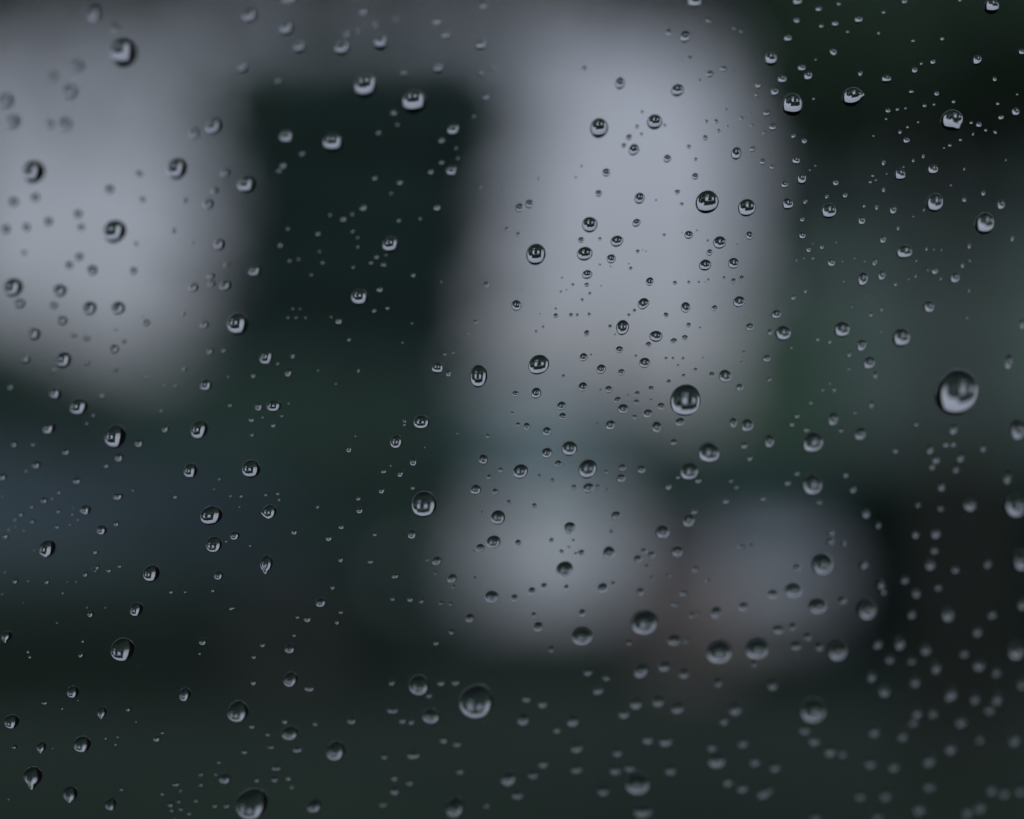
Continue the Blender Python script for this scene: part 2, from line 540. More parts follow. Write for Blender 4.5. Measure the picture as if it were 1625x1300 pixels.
def car(name, loc, rz, paint, glass, label, cat, body, cabin, wheels, wr, side_windows, body_paint=None):
    """body: (x, half width, z0, z1) rings; cabin: front and rear foot/top x, half widths, z0, z1"""
    root = empty(name, loc, rz, label, cat)
    link('body', mesh_of('body', loft([ring(*s) for s in body]), True), body_paint or paint, root)
    xf0, xf1, xr1, xr0, w0, w1, z0, z1 = cabin          # foot front, top front, top rear, foot rear
    bm = bmesh.new()
    lo = [bm.verts.new(p) for p in ((xf0, w0, z0), (xf0, -w0, z0), (xr0, -w0, z0), (xr0, w0, z0))]
    hi = [bm.verts.new(p) for p in ((xf1, w1, z1), (xf1, -w1, z1), (xr1, -w1, z1), (xr1, w1, z1))]
    bm.faces.new(lo)
    bm.faces.new(hi[::-1])
    for i in range(4):
        j = (i + 1) % 4
        bm.faces.new((lo[i], hi[i], hi[j], lo[j]))
    bmesh.ops.recalc_face_normals(bm, faces=bm.faces[:])
    bmesh.ops.bevel(bm, geom=bm.edges[:], offset=0.07, segments=3, affect='EDGES', profile=0.5)
    link('cabin', mesh_of('cabin', bm, True), paint, root)

    def end_pane(nm, x0, x1, a, b, inset, sgn):
        zz0, zz1 = lerp(z0, z1, a), lerp(z0, z1, b)
        xa, xb = lerp(x0, x1, a) + sgn * 0.012, lerp(x0, x1, b) + sgn * 0.012
        ya, yb = lerp(w0, w1, a) - inset, lerp(w0, w1, b) - inset
        quad_slab(nm, [(xa, -ya, zz0), (xa, ya, zz0), (xb, yb, zz1), (xb, -yb, zz1)], 0.006 * sgn, glass, root)
    end_pane('windscreen', xf0, xf1, 0.12, 0.88, 0.1, 1)
    end_pane('rear_window', xr0, xr1, 0.16, 0.86, 0.12, -1)
    for s in (-1, 1):
        for (ta, tb) in side_windows:
            q = []
            for t, b in ((ta, 0.14), (tb, 0.14), (tb, 0.86), (ta, 0.86)):
                xx = lerp(lerp(xr0, xr1, b), lerp(xf0, xf1, b), t)
                q.append((xx, s * (lerp(w0, w1, b) + 0.004), lerp(z0, z1, b)))
            quad_slab('side_window', q, 0.006 * -s, glass, root)
    for x in wheels:
        for s in (-1, 1):
            wheel(root, x, s * (body[len(body) // 2][1] - 0.09), wr, 0.2)
    xf, xr = body[-1][0], body[0][0]
    hwf, hwr = body[-2][1], body[1][1]
    zf = lerp(body[-2][2], body[-2][3], 0.66)
    zr = lerp(body[1][2], body[1][3], 0.72)
    for s in (-1, 1):
        box('headlight', xf - 0.10, xf + 0.02, s * hwf * 0.74 - 0.15, s * hwf * 0.74 + 0.15, zf - 0.07, zf + 0.07, 'lamp_glass', root, 0.025)
        box('tail_light', xr - 0.02, xr + 0.1, s * hwr * 0.86 - 0.07, s * hwr * 0.86 + 0.07, zr - 0.13, zr + 0.11, 'tail_red', root, 0.02)
        box('wing_mirror', xf0 - 0.30, xf0 - 0.18, s * (w0 + 0.1) - 0.1, s * (w0 + 0.1) + 0.1, z0 + 0.02, z0 + 0.15, paint, root, 0.03)
        for x in (xf0 - 1.15, xf0 - 2.05):
            box('door_handle', x - 0.09, x + 0.09, s * (body[len(body) // 2][1] + 0.004) - 0.012, s * (body[len(body) // 2][1] + 0.004) + 0.012, z0 - 0.16, z0 - 0.12, paint, root)
    box('bumper', xf - 0.06, xf + 0.06, -hwf * 0.9, hwf * 0.9, body[-2][2] + 0.02, body[-2][2] + 0.17, body_paint or paint, root, 0.03)
    box('bumper', xr - 0.06, xr + 0.06, -hwr * 0.9, hwr * 0.9, body[1][2] + 0.02, body[1][2] + 0.17, 'dark_plastic', root, 0.03)
    box('grille', xf - 0.02, xf + 0.03, -hwf * 0.4, hwf * 0.4, zf - 0.03, zf + 0.05, 'dark_plastic', root, 0.01)
    box('number_plate', xf + 0.061, xf + 0.07, -0.26, 0.26, body[-2][2] + 0.04, body[-2][2] + 0.15, 'plate_white', root)
    box('number_plate', xr - 0.07, xr - 0.061, -0.26, 0.26, body[1][2] + 0.04, body[1][2] + 0.15, 'plate_white', root)
    return root


CAR_BODY = [(-2.08, 0.62, 0.36, 0.84), (-2.0, 0.80, 0.26, 0.94), (-1.3, 0.87, 0.22, 0.98), (-0.2, 0.885, 0.2, 0.97),
            (0.9, 0.88, 0.2, 0.95), (1.6, 0.85, 0.22, 0.86), (2.0, 0.78, 0.26, 0.76), (2.1, 0.62, 0.34, 0.66)]
CAR_CABIN = (1.0, 0.25, -1.25, -1.85, 0.78, 0.58, 0.9, 1.47)
SIDES = ((0.10, 0.30), (0.33, 0.62), (0.65, 0.9))

car('parked_car', (px_x(1214, 20.2), 22.4, 0.008), R(-89), 'dark_plastic', 'tinted_glass', 'pale silver hatchback with a dark roof parked nose-on behind the brown bin', 'car', CAR_BODY, CAR_CABIN, (-1.3, 1.28), 0.31, SIDES, 'silver_paint')
VAN_BODY = [(-2.32, 0.90, 0.42, 1.02), (-2.28, 0.99, 0.32, 1.10), (-1.2, 1.0, 0.28, 1.12), (0.4, 1.0, 0.26, 1.12), (1.5, 0.98, 0.26, 1.08), (2.15, 0.92, 0.3, 0.92), (2.3, 0.76, 0.36, 0.78)]
# white box trailer
tr = empty('box_trailer', (px_x(845, 22.5), 22.8, 0.008), R(2), 'low white box trailer with a flat lid parked in the driveway', 'trailer')
box('body', -0.82, 0.82, -0.3, 1.9, 0.34, 1.12, 'white_paint', tr, 0.03)
box('lid', -0.85, 0.85, -0.33, 1.93, 1.122, 1.2, 'white_paint', tr, 0.03)
box('chassis', -0.75, 0.75, -0.26, 1.86, 0.26, 0.337, 'dark_plastic', tr, 0.01)
for s in (-1, 1):
    box('tail_light', s * 0.66 - 0.09, s * 0.66 + 0.09, -0.33, -0.301, 0.38, 0.46, 'tail_red', tr, 0.01)
    box('mudguard', s * 0.91 - 0.085, s * 0.91 + 0.085, 0.55, 1.15, 0.56, 0.6, 'dark_plastic', tr, 0.015)
    box('hinge', s * 0.5 - 0.04, s * 0.5 + 0.04, -0.345, -0.332, 1.09, 1.16, 'dark_plastic', tr)
box('number_plate', -0.26, 0.26, -0.312, -0.301, 0.37, 0.48, 'plate_white', tr)
link('drawbar', mesh_of('drawbar', tube([(0, 1.86, 0.3), (0, 2.9, 0.36)], [0.04, 0.035], 8), True), 'dark_plastic', tr)
for s in (-1, 1):
    wheel(tr, s * 0.0, 0.0, 0.27, 0.16)
    w = tr.children[-1]
    w.location = (s * 0.92, 0.85, 0.27)
    w.rotation_euler = (0, 0, -math.pi / 2)

BLUE_BODY = [(a * 1.06, b, c + 0.04, min(d, 0.92)) for a, b, c, d in VAN_BODY]
car('parked_van', (px_x(440, 18) - 1.4, 19.0, 0.004), 0, 'blue_paint', 'tinted_glass', 'blue-grey panel van with dark lower sides parked side-on before the long hedge', 'van', BLUE_BODY,
    (1.75, 0.85, -2.3, -2.4, 0.97, 0.86, 0.90, 1.60), (-1.4, 1.5), 0.34, ((0.72, 0.92),), 'dark_plastic')

# brown wheeled bin beside the silver car
bx = px_x(1095, 18.4)
wb = empty('wheeled_bin', (bx, 18.4, 0.004), R(8), 'brown wheeled bin standing in the road in front of the silver car', 'bin')
bm = loft([ring_pts for ring_pts in ([(x * k, y * k, z) for x, y in ((-0.3, -0.3), (0.3, -0.3), (0.3, 0.3), (-0.3, 0.3))] for z, k in ((0.06, 0.78), (0.5, 0.9), (0.92, 1.0)))])
bmesh.ops.bevel(bm, geom=bm.edges[:], offset=0.03, segments=2, affect='EDGES')
link('body', mesh_of('body', bm), 'bin_brown', wb)
box('lid', -0.33, 0.33, -0.34, 0.33, 0.923, 1.0, 'bin_brown', wb, 0.025)
box('handle', -0.26, 0.26, 0.335, 0.375, 0.9, 0.935, 'bin_brown', wb, 0.01)
for s in (-1, 1):
    bm = bmesh.new()
    bmesh.ops.create_cone(bm, cap_ends=True, segments=16, radius1=0.1, radius2=0.1, depth=0.05, matrix=Matrix.Translation((s * 0.27, 0.26, 0.1)) @ Matrix.Rotation(math.pi / 2, 4, 'Y'))
    link('wheel', mesh_of('wheel', bm), 'tyre', wb)

# ================================================================ the glass screen
LEAN_SIGN = -1.0
G = math.tan(R(18.0)) * LEAN_SIGN
gx, gy = G * 0.54, -G * 0.84
N = (CAM_RIGHT * gx + CAM_UP * gy - CAM_FWD).normalized()         # face normal, towards the camera
P0 = CAM_POS + CAM_FWD * GLASS_DIST
U = Vector((0, 0, 1)).cross(N).normalized()
if U.dot(CAM_RIGHT) < 0:
    U = -U
V = N.cross(U).normalized()
if V.z < 0:
    V = -V
FRAME = Matrix((U, V, N)).transposed()
if FRAME.determinant() < 0:
    raise RuntimeError('left-handed glass frame')


def on_glass(px, py):
    d = CAM_FWD + CAM_RIGHT * ((px - W_PX / 2) / F_PX) + CAM_UP * ((H_PX / 2 - py) / F_PX)
    t = (P0 - CAM_POS).dot(N) / d.dot(N)
    return CAM_POS + d * t, t


screen = empty('glass_screen', P0, 0, 'clear leaning window glass in a black frame, spotted with water drops', 'window')
screen.rotation_euler = FRAME.to_euler()
GW, GH, GT = 0.36, 0.30, 0.004
box('pane', -GW, GW, -GH, GH, -GT, 0.0, 'pane_glass', screen)
box('rail', -GW - 0.03, GW + 0.03, GH + 0.0005, GH + 0.03, -0.02, 0.012, 'black_metal', screen, 0.003)
box('rail', -GW - 0.03, GW + 0.03, -GH - 0.03, -GH - 0.0005, -0.02, 0.012, 'black_metal', screen, 0.003)
box('stile', -GW - 0.03, -GW - 0.0005, -GH, GH, -0.018, 0.01, 'black_metal', screen, 0.003)
box('stile', GW + 0.0005, GW + 0.03, -GH, GH, -0.018, 0.01, 'black_metal', screen, 0.003)
inv = Matrix.Translation(P0) @ FRAME.to_4x4()
inv.invert()
for s in (-1, 1):
    top = Vector((s * (GW - 0.05), -GH - 0.02, -0.005))
    w_top = inv.inverted() @ top
    foot = inv @ Vector((w_top.x, w_top.y, 0.09))
    link('post', mesh_of('post', tube([tuple(foot), tuple(top)], [0.014, 0.014], 12), True), 'black_metal', screen)

# ================================================================ the water drops
GAP = 1.5e-5


def drop_geom(rx, ry, rnd, seg, rings_n, theta, h, sag, tail=0.0, wob=0.05, pinch=None):
    """a bead: closed, flat against the glass, domed towards the room; returns verts, faces"""
    ph = [rnd.uniform(0, 6.28) for _ in range(3)]
    am = [rnd.uniform(-1, 1) * wob, rnd.uniform(-1, 1) * wob * 0.7, rnd.uniform(-1, 1) * wob * 0.4]
    skew = rnd.uniform(-0.12, 0.02)

    def outline(a):
        k = 1 + am[0] * math.cos(2 * a + ph[0]) + am[1] * math.cos(3 * a + ph[1]) + am[2] * math.cos(4 * a + ph[2])
        if tail:
            da = (a + math.pi / 2 + math.pi) % (2 * math.pi) - math.pi
            k += tail * math.exp(-(da / 0.30) ** 2)
        if pinch is not None:
            da = (a - pinch + math.pi) % (2 * math.pi) - math.pi
            k += 0.22 * math.exp(-(da / 0.28) ** 2)
        return k
    verts, faces = [], []
    ct = math.cos(theta)
    angs = [2 * math.pi * i / seg for i in range(seg)]
    ok = [outline(a) for a in angs]
    for j in range(rings_n, 0, -1):
        t = theta * j / rings_n
        rho = math.sin(t) / math.sin(theta)
        z = h * (math.cos(t) - ct) / (1 - ct)
        for a, k in zip(angs, ok):
            kk = 1 + (k - 1) * rho ** 2
            x, y = rho * kk * math.cos(a) * rx, rho * kk * math.sin(a) * ry
            verts.append((x - y * skew, y - sag * z, z))
    apex = len(verts)
    verts.append((0, -sag * h, h))
    for j in range(rings_n - 1):
        for i in range(seg):
            i2 = (i + 1) % seg
            faces.append((j * seg + i, j * seg + i2, (j + 1) * seg + i2, (j + 1) * seg + i))
    j = rings_n - 1
    for i in range(seg):
        faces.append((j * seg + i, j * seg + (i + 1) % seg, apex))
    b0 = len(verts)                       # flat base, own vertices so that the rim stays crisp
    for i in range(seg):
        verts.append(verts[i])
    faces.append(tuple(b0 + i for i in range(seg - 1, -1, -1)))
    return verts, faces


def drop_mesh(v, f):
    me = bpy.data.meshes.new('water_drop')
    me.from_pydata(v, [], f)
    me.materials.append(MATS['water'])
    for p in me.polygons:
        p.use_smooth = len(p.vertices) <= 4
    return me


# x, y, width, height of every drop in picture units, largest first
DROPS = '''
1518,623,67.3,76.2;756,1113,54.6,54.6;400,1275,50.8,50.8;1088,636,49.5,52;198,86,41.9,47;673,800,40.1,43.2;1023,988,41.9,39.3;1290,1127,40.6,38.1;1141,1035,40.1,38.1;658,162,38.1,39.3;195,1031,38.1,38.1;1122,321,36.8,38.1
581,136,35.5,39.3;183,368,35.5,37.6;184,693,34.3,38.1;1610,802,34.3,38.1;1012,1243,38.1,34.3;55,274,34.3,36.8;1257,167,33,38.1;378,514,33,38.1;1510,191,35.5,34.3;1201,1030,36,33;1305,895,33,35.5;378,1129,33,35.5
1125,719,35,33;1562,355,31.7,35.5;336,818,35.5,31.7;851,404,30.5,36;1290,702,33,33;855,579,33,32.5;760,597,27.9,37.6;1289,769,31.7,33;665,1087,31.7,33;281,269,30.5,34.3;1352,154,31.7,31.7;529,227,31.7,30.5
533,1191,30,31.7;1329,1033,30.5,30.5;933,744,30,31;951,204,27.9,33;1376,967,27.9,33;722,1280,27.9,33;22,456,30,30.5;924,1010,31.7,28.4;53,1231,30,30;399,744,29.2,30;1430,536,27.9,31;1094,748,29.2,29.2
1483,322,26.7,31.7;1614,682,25.4,33;1620,889,25.4,33;317,682,27.4,30.5;1185,330,27.9,29.2;126,645,29.2,27.9;76,870,26.4,28.4;391,294,26.7,27.9;131,1181,27.9,26.4;241,910,25.4,28.4;896,904,26.7,26.9;571,472,26.7,26.7
1612,1032,25.4,27.9;340,864,24.9,27.4;1336,523,25.4,26.7;684,1136,27.9,24.1;620,388,24.9,26.7;102,570,24.4,26.7;936,357,23.9,26.4;1298,962,26.9,23.4;1137,1206,26.7,23.4;1243,529,24.9,24.9;1259,937,26.4,23.4;460,1163,26.9,22.8
1039,194,24.1,25.4;1573,11,24.1,25.4;1315,335,24.1,25.4;807,1235,25.4,24.1;669,670,25.9,23.4;1020,1286,27.9,21.6;904,712,24.9,24.1;499,1278,24.4,24.4;112,1259,23.4,25.4;1052,844,23.4,24.9;339,201,22.8,25.4;1017,1064,22.8,25.4
928,403,24.9,22.8;826,748,24.1,23.4;790,821,23.9,23.4;19,1145,23.9,23.4;1435,400,24.4,22.8;461,1078,22.8,24.4;397,25,21.6,25.4;605,67,21.6,25.4;303,747,21.8,24.9;423,894,20.3,26.4;428,812,22.8,23.4;151,24,19,27.9
112,146,22.8,22.8;10,161,22.8,22.8;543,76,22.8,22.8;1102,3,22.8,22.8;455,44,20.3,25.4;423,567,20.3,24.9;988,520,20.3,24.9;455,217,21.6,22.8;1504,974,19.3,25.4;783,860,22.8,21.3;143,489,21.3,22.3;1093,826,20.8,22.8
217,967,20.3,23.4;461,-1,22.8,20.3;435,644,22.8,20.3;1379,576,20.3,22.8;1223,94,19.8,23.4;1458,1280,18.8,24.4;188,489,21.3,21.3;967,877,20.8,21.8;1539,801,20.3,21.8;629,701,19.3,22.8;780,947,22.8,19.3;1186,675,19.3,22.8
1509,1100,17.8,24.4;1474,1204,17.8,24.4;96,461,20.8,20.3;1142,385,20.3,20.8;830,1141,19.3,21.8;104,198,20.3,20.3;22,194,20.3,20.3;1075,144,20.3,20.3;1365,689,19.3,21.3;1610,1171,16.8,24.4;1151,597,19.8,20.3;1056,1175,21.3,18.8
1474,487,18.3,21.8;294,1102,18.3,21.8;904,837,19.8,19.8;1167,1125,19.8,19.8;1075,875,20.3,19.3;909,1143,19.3,20.3;1211,1257,19.3,20.3;1508,1185,16.8,23.4;357,1235,21.8,17.8;720,206,19,20.3;1369,443,16.8,22.8;1322,665,16.8,22.8
1221,700,16.8,22.8;1593,1254,16.8,22.8;116,1098,19.3,19.8;1009,1116,19.8,19.3;1041,534,20.8,18.3;1555,1278,17.3,21.8;979,383,19.8,18.8;79,680,19.8,18.8;1428,1020,16.2,22.8;1317,1190,17.8,20.8;89,624,19,19.3;404,430,19,19
695,584,19.3,18.8;1428,277,18.3,19.8;56,529,18.3,19.8;1600,574,14.2,25.4;1069,1016,20.3,17.8;1367,548,16.8,21.3;1119,421,19.3,18.3;176,1276,17.8,19.8;1168,244,16.5,20.8;327,611,18.8,18.3;1515,441,16.8,20.3;1387,1159,16.8,20.3
1250,324,17.8,19;1173,479,18.3,18.3;1021,482,17.8,18.8;1403,1096,17.3,19.3;1075,1124,19.8,16.8;1582,1107,14.2,22.8;1044,1113,18.3,17.8;1525,1144,17.3,18.8;1136,972,16.8,19.3;1405,1260,16.8,19.3;1476,895,15.2,20.8;124,105,17.8,17.8
1553,1055,17.8,17.8;1006,238,17.3,18.3;957,1254,18.3,17.3;915,1186,18.8,16.8;476,74,16.5,19;717,271,16.5,19;1087,60,16.5,19;1485,1058,14.7,21.3;1535,1286,16.2,19.3;1622,958,15.2,20.3;1619,1252,15.2,20.3;1164,418,17.3,17.8
976,1221,18.3,16.8;984,133,15.2,19.8;1015,315,15.7,19;1480,269,17.3,17.3;1023,576,17.8,16.8;1272,284,15.2,19;868,719,16.8,17.3;1064,1221,16.8,17.3;1573,1251,14.2,20.3;1621,1084,14.2,20.3;851,624,15.7,18.3;1469,1030,15.7,18.3
1432,1166,15.2,18.8;1455,1130,14.7,19.3;357,453,16.8,16.8;11,1009,16.8,16.8;990,1132,16.8,16.8;1178,1249,16.8,16.8;1277,1157,16.8,16.8;1381,1210,16.8,16.8;1230,1216,16.8,16.8;1294,1296,16.8,16.8;1054,1058,17.3,16.2;820,485,15.7,17.8
821,1261,19.3,14.2;510,956,16.8,16.2;755,777,16.8,16.2;934,774,17.3,15.7;764,71,15.2,17.8;162,1130,15.2,17.8;656,1198,21.3,12.7;1418,1215,15.2,17.8;1393,1296,17.8,15.2;147,429,16.2,16.2;32,481,16.2,16.2;1028,1173,16.2,16.2
348,388,15.7,16.8;162,841,15.7,16.8;136,809,16.8,15.7;460,1029,16.8,15.7;1088,488,15.2,17.3;1452,1081,14.7,17.8;978,818,16.2,15.7;1179,1178,16.2,15.7;989,649,16.8,15.2;949,1095,16.8,15.2;1226,1087,15.2,16.8;1292,1175,16.8,15.2
1042,678,14.7,17.3;915,1220,17.8,14.2;1547,1108,14.2,17.8;308,212,15.2,16.5;1550,96,15.2,16.5;969,675,15.7,15.7;66,1185,15.2,16.2;1475,1247,16.2,15.2;1513,681,13.7,17.8;1485,846,13.7,17.8;957,933,16.2,14.7;1598,758,11.2,21.3
1480,1130,13.7,17.3;1588,325,13.2,17.8;84,122,15.2,15.2;22,321,15.2,15.2;330,324,15.2,15.2;100,508,15.2,15.2;626,1254,15.2,15.2;1085,1069,15.2,15.2;862,1211,15.2,15.2;980,1193,15.2,15.2;1198,1208,15.2,15.2;1155,1240,15.2,15.2
861,1116,15.2,15.2;1219,1253,15.2,15.2;1365,1262,15.2,15.2;932,436,15.7,14.7;954,586,14.7,15.7;767,729,14.7,15.7;1570,1125,14.7,15.7;1226,943,16.8,13.7;1383,1073,13.2,17.3;999,1218,17.8,12.7;373,850,14.7,15.2;347,913,14.7,15.2
925,614,14.7,14.7;1232,499,14.7,14.7;970,411,14.2,15.2;1374,815,13.2,16.2;1551,1002,13.2,16.2;182,553,13.7,15.2;1282,121,13.2,15.7;1406,126,15.7,13.2;1179,963,15.7,13.2;846,1229,16.2,12.7;1241,126,14,14.7;693,890,14.2,14.2
717,918,14.2,14.2;868,685,14.2,14.2;1028,657,14.2,14.2;854,995,14.2,14.2;1130,1185,14.2,14.2;654,848,13.2,15.2;623,1127,18.8,10.7;1454,941,12.7,15.7;1581,1066,12.7,15.7;1235,1000,17.8,11.2;1164,671,12.2,16.2;1399,437,11.7,16.8
174,301,14,14;56,314,14,14;1265,3,14,14;577,19,12.7,15.2;694,34,12.7,15.2;708,55,12.7,15.2;1611,178,12.7,15.2;1393,1022,12.7,15.2;1398,927,11.7,16.2;124,340,13.7,13.7;77,352,13.7,13.7;10,364,13.7,13.7
42,569,13.7,13.7;307,456,13.7,13.7;891,644,13.7,13.7;1093,373,13.7,13.7;986,759,13.7,13.7;558,1143,13.7,13.7;933,1066,13.7,13.7;835,1108,13.7,13.7;491,1092,16.8,11.2;472,1189,16.8,11.2;1367,350,11.7,15.7;188,788,15.7,11.7
1412,1046,12.7,14.2;1621,515,10.2,17.8;1229,146,11.7,15.2;1447,974,11.7,15.2;696,108,12.7,14;825,330,12.7,14;841,324,12.7,14;1263,1026,15.7,11.2;926,567,13.2,13.2;221,703,13.2,13.2;189,726,13.2,13.2;1079,670,13.2,13.2
745,981,13.2,13.2;1263,255,12.7,13.7;762,869,13.7,12.7;1031,447,12.2,14.2;1485,729,12.2,14.2;1476,713,10.2,16.8;1417,333,11.2,15.2;1567,894,11.2,15.2;1524,726,10.7,15.7;1494,772,10.7,15.7;1010,354,13.2,12.7;962,274,12.2,13.7
1319,417,12.2,13.7;1318,858,11.7,14.2;411,645,11.4,14.2;79,198,12.7,12.7;357,275,12.7,12.7;386,108,12.7,12.7;1362,32,12.7,12.7;126,408,12.7,12.7;42,361,12.7,12.7;1018,745,12.7,12.7;1013,887,12.7,12.7;1574,975,12.7,12.7
1436,920,12.7,12.7;884,1157,12.7,12.7;1149,1144,12.7,12.7;1530,1037,12.7,12.7;1337,1195,12.7,12.7;1371,896,11.7,13.7;1059,252,12.7,12.2;438,1218,15.2,10.2;1189,374,11.2,13.7;1250,61,12.2,12.2;1272,108,12.2,12.2;110,421,12.2,12.2
324,515,12.2,12.2;1190,519,12.2,12.2;1265,900,12.2,12.2;723,1082,12.2,12.2;1449,1146,12.2,12.2;1555,1173,12.2,12.2;322,1018,12.7,11.7;656,733,11.2,13.2;58,738,13.7,10.7;1176,867,13.7,10.7;725,1180,13.7,10.7;1354,776,10.2,13.7
1401,380,9.65,14.2;1226,202,11.7,11.7;1245,293,11.7,11.7;212,430,11.7,11.7;86,484,11.7,11.7;983,555,11.7,11.7;1217,569,11.7,11.7;893,661,11.7,11.7;844,938,11.7,11.7;1017,939,11.7,11.7;1483,873,11.7,11.7;700,1083,11.7,11.7
650,1241,11.7,11.7;704,1174,11.7,11.7;730,1223,11.7,11.7;1140,1084,11.7,11.7;1322,83,10.7,12.7;1483,430,10.2,13.2;1453,848,10.2,13.2;183,46,11.4,11.4;550,55,11.4,11.4;768,9,11.4,11.4;1273,374,10.7,12.2;1084,941,14.2,9.14
1338,953,12.7,10.2;1126,118,11.2,11.2;1621,83,11.2,11.2;232,512,11.2,11.2;129,361,11.2,11.2;966,618,11.2,11.2;1174,615,11.2,11.2;1049,645,11.2,11.2;886,736,11.2,11.2;988,742,11.2,11.2;1108,762,11.2,11.2;1061,772,11.2,11.2
1102,811,11.2,11.2;1035,880,11.2,11.2;1319,845,11.2,11.2;1516,904,11.2,11.2;488,982,11.2,11.2;436,1236,11.2,11.2;639,1143,11.2,11.2;626,1234,11.2,11.2;962,1075,11.2,11.2;1301,1027,11.2,11.2;458,592,10.2,12.2;836,677,10.2,12.2
1517,744,8.63,14.2;608,1276,13.2,9.14;1438,223,10.7,11.2;144,974,10.2,11.7;249,1172,11.7,10.2;5,757,12.2,9.65;122,763,12.7,9.14;1447,1049,12.7,9.14;1560,711,8.63,13.2;950,307,10.7,10.7;1103,280,10.7,10.7;334,438,10.7,10.7
335,450,10.7,10.7;986,591,10.7,10.7;263,681,10.7,10.7;571,810,10.7,10.7;1181,707,10.7,10.7;923,877,10.7,10.7;816,949,10.7,10.7;105,717,12.2,9.14;1071,959,13.7,7.62;1479,740,8.12,12.7;221,277,10.2,10.2;340,303,10.2,10.2
595,39,10.2,10.2;1216,180,10.2,10.2;1325,38,10.2,10.2;138,536,10.2,10.2;138,574,10.2,10.2;333,557,10.2,10.2;577,330,10.2,10.2;694,330,10.2,10.2;538,510,10.2,10.2;980,635,10.2,10.2;522,854,10.2,10.2;1152,795,10.2,10.2
1103,903,10.2,10.2;924,973,10.2,10.2;1250,766,10.2,10.2;1489,932,10.2,10.2;271,1276,10.2,10.2;452,1144,10.2,10.2;458,1234,10.2,10.2;622,1083,10.2,10.2;653,1145,10.2,10.2;681,1103,10.2,10.2;610,1200,10.2,10.2;772,1277,10.2,10.2
1258,995,10.2,10.2;1282,1011,10.2,10.2;1203,136,9.14,11.2;1326,290,9.14,11.2;70,794,11.2,9.14;1451,112,9.14,10.7;1126,401,9.14,10.7;1389,595,7.62,12.7;1394,833,7.62,12.7;1342,753,8.63,11.2;360,1278,11.2,8.63;450,263,9.65,9.65
771,155,9.65,9.65;998,218,9.65,9.65;1210,257,9.65,9.65;1299,15,9.65,9.65;1264,33,9.65,9.65;922,381,9.65,9.65;818,625,9.65,9.65;1069,541,9.65,9.65;636,752,9.65,9.65;467,844,9.65,9.65;786,780,9.65,9.65;1023,874,9.65,9.65
822,861,9.65,9.65;863,930,9.65,9.65;1501,705,9.65,9.65;400,1152,9.65,9.65;1553,198,9.14,10.2;554,713,9.14,10.2;1383,642,7.62,12.2;279,1244,12.2,7.62;1276,224,8.63,10.7;931,529,8.63,10.2;1388,416,7.11,12.2;627,914,10.7,8.12
1194,237,9.14,9.14;1148,110,9.14,9.14;1588,187,9.14,9.14;603,460,9.14,9.14;1029,547,9.14,9.14;1087,536,9.14,9.14;1134,489,9.14,9.14;1130,595,9.14,9.14;606,779,9.14,9.14;1190,727,9.14,9.14;1069,702,9.14,9.14;1097,976,9.14,9.14
1211,791,9.14,9.14;1300,797,9.14,9.14;1402,939,9.14,9.14;129,1039,9.14,9.14;403,1083,9.14,9.14;408,1237,9.14,9.14;692,1020,9.14,9.14;430,1185,11.7,7.11;226,317,8.89,8.89;628,30,8.89,8.89;625,179,8.89,8.89;701,223,8.89,8.89
1061,52,8.89,8.89;772,452,8.12,9.65;1606,378,6.09,12.7;712,593,7.62,10.2;1283,396,7.62,10.2;1119,219,8.63,8.63;1435,3,8.63,8.63;183,585,8.63,8.63;162,628,8.63,8.63;17,614,8.63,8.63;118,531,8.63,8.63;545,348,8.63,8.63
1033,617,8.63,8.63;23,705,8.63,8.63;9,851,8.63,8.63;185,831,8.63,8.63;136,911,8.63,8.63;25,922,8.63,8.63;542,836,8.63,8.63;651,951,8.63,8.63;911,773,8.63,8.63;1265,660,8.63,8.63;1280,682,8.63,8.63;1513,705,8.63,8.63
1265,751,8.63,8.63;1493,807,8.63,8.63;1421,715,8.63,8.63;341,1278,8.63,8.63;278,1299,8.63,8.63;500,1148,8.63,8.63;1480,99,8.12,9.14;1177,442,8.12,9.14;1341,310,7.62,9.65;1486,149,7.62,9.65;1222,527,7.62,9.65;388,1193,10.2,7.11
1225,265,7.62,9.14;1164,446,7.62,9.14;1530,317,7.11,9.65;1560,307,7.11,9.65;1273,348,7.11,9.65;1348,562,6.6,10.2;684,273,8.12,8.12;635,290,8.12,8.12;1075,305,8.12,8.12;1409,176,8.12,8.12;359,420,8.12,8.12;1011,625,8.12,8.12
1010,638,8.12,8.12;1057,500,8.12,8.12;399,666,8.12,8.12;541,888,8.12,8.12;794,746,8.12,8.12;875,857,8.12,8.12;1257,673,8.12,8.12;1339,862,8.12,8.12;1457,801,8.12,8.12;204,1125,8.12,8.12;417,1023,8.12,8.12;875,1031,8.12,8.12
1088,1017,8.12,8.12;1578,126,7.11,9.14;1259,472,7.11,9.14;588,891,9.14,7.11;1402,258,6.6,9.65;71,1115,10.2,6.09;1538,390,5.59,10.7;293,319,7.62,7.62;568,50,7.62,7.62;641,116,7.62,7.62;441,129,7.62,7.62;990,231,7.62,7.62
928,109,7.62,7.62;1124,33,7.62,7.62;1365,117,7.62,7.62;197,541,7.62,7.62;86,588,7.62,7.62;38,401,7.62,7.62;445,389,7.62,7.62;882,501,7.62,7.62;1093,516,7.62,7.62;34,816,7.62,7.62;152,876,7.62,7.62;75,923,7.62,7.62
609,748,7.62,7.62;776,757,7.62,7.62;807,797,7.62,7.62;949,772,7.62,7.62;1076,757,7.62,7.62;891,875,7.62,7.62;848,802,7.62,7.62;1191,863,7.62,7.62;899,932,7.62,7.62;319,1228,7.62,7.62;319,1245,7.62,7.62;273,1285,7.62,7.62
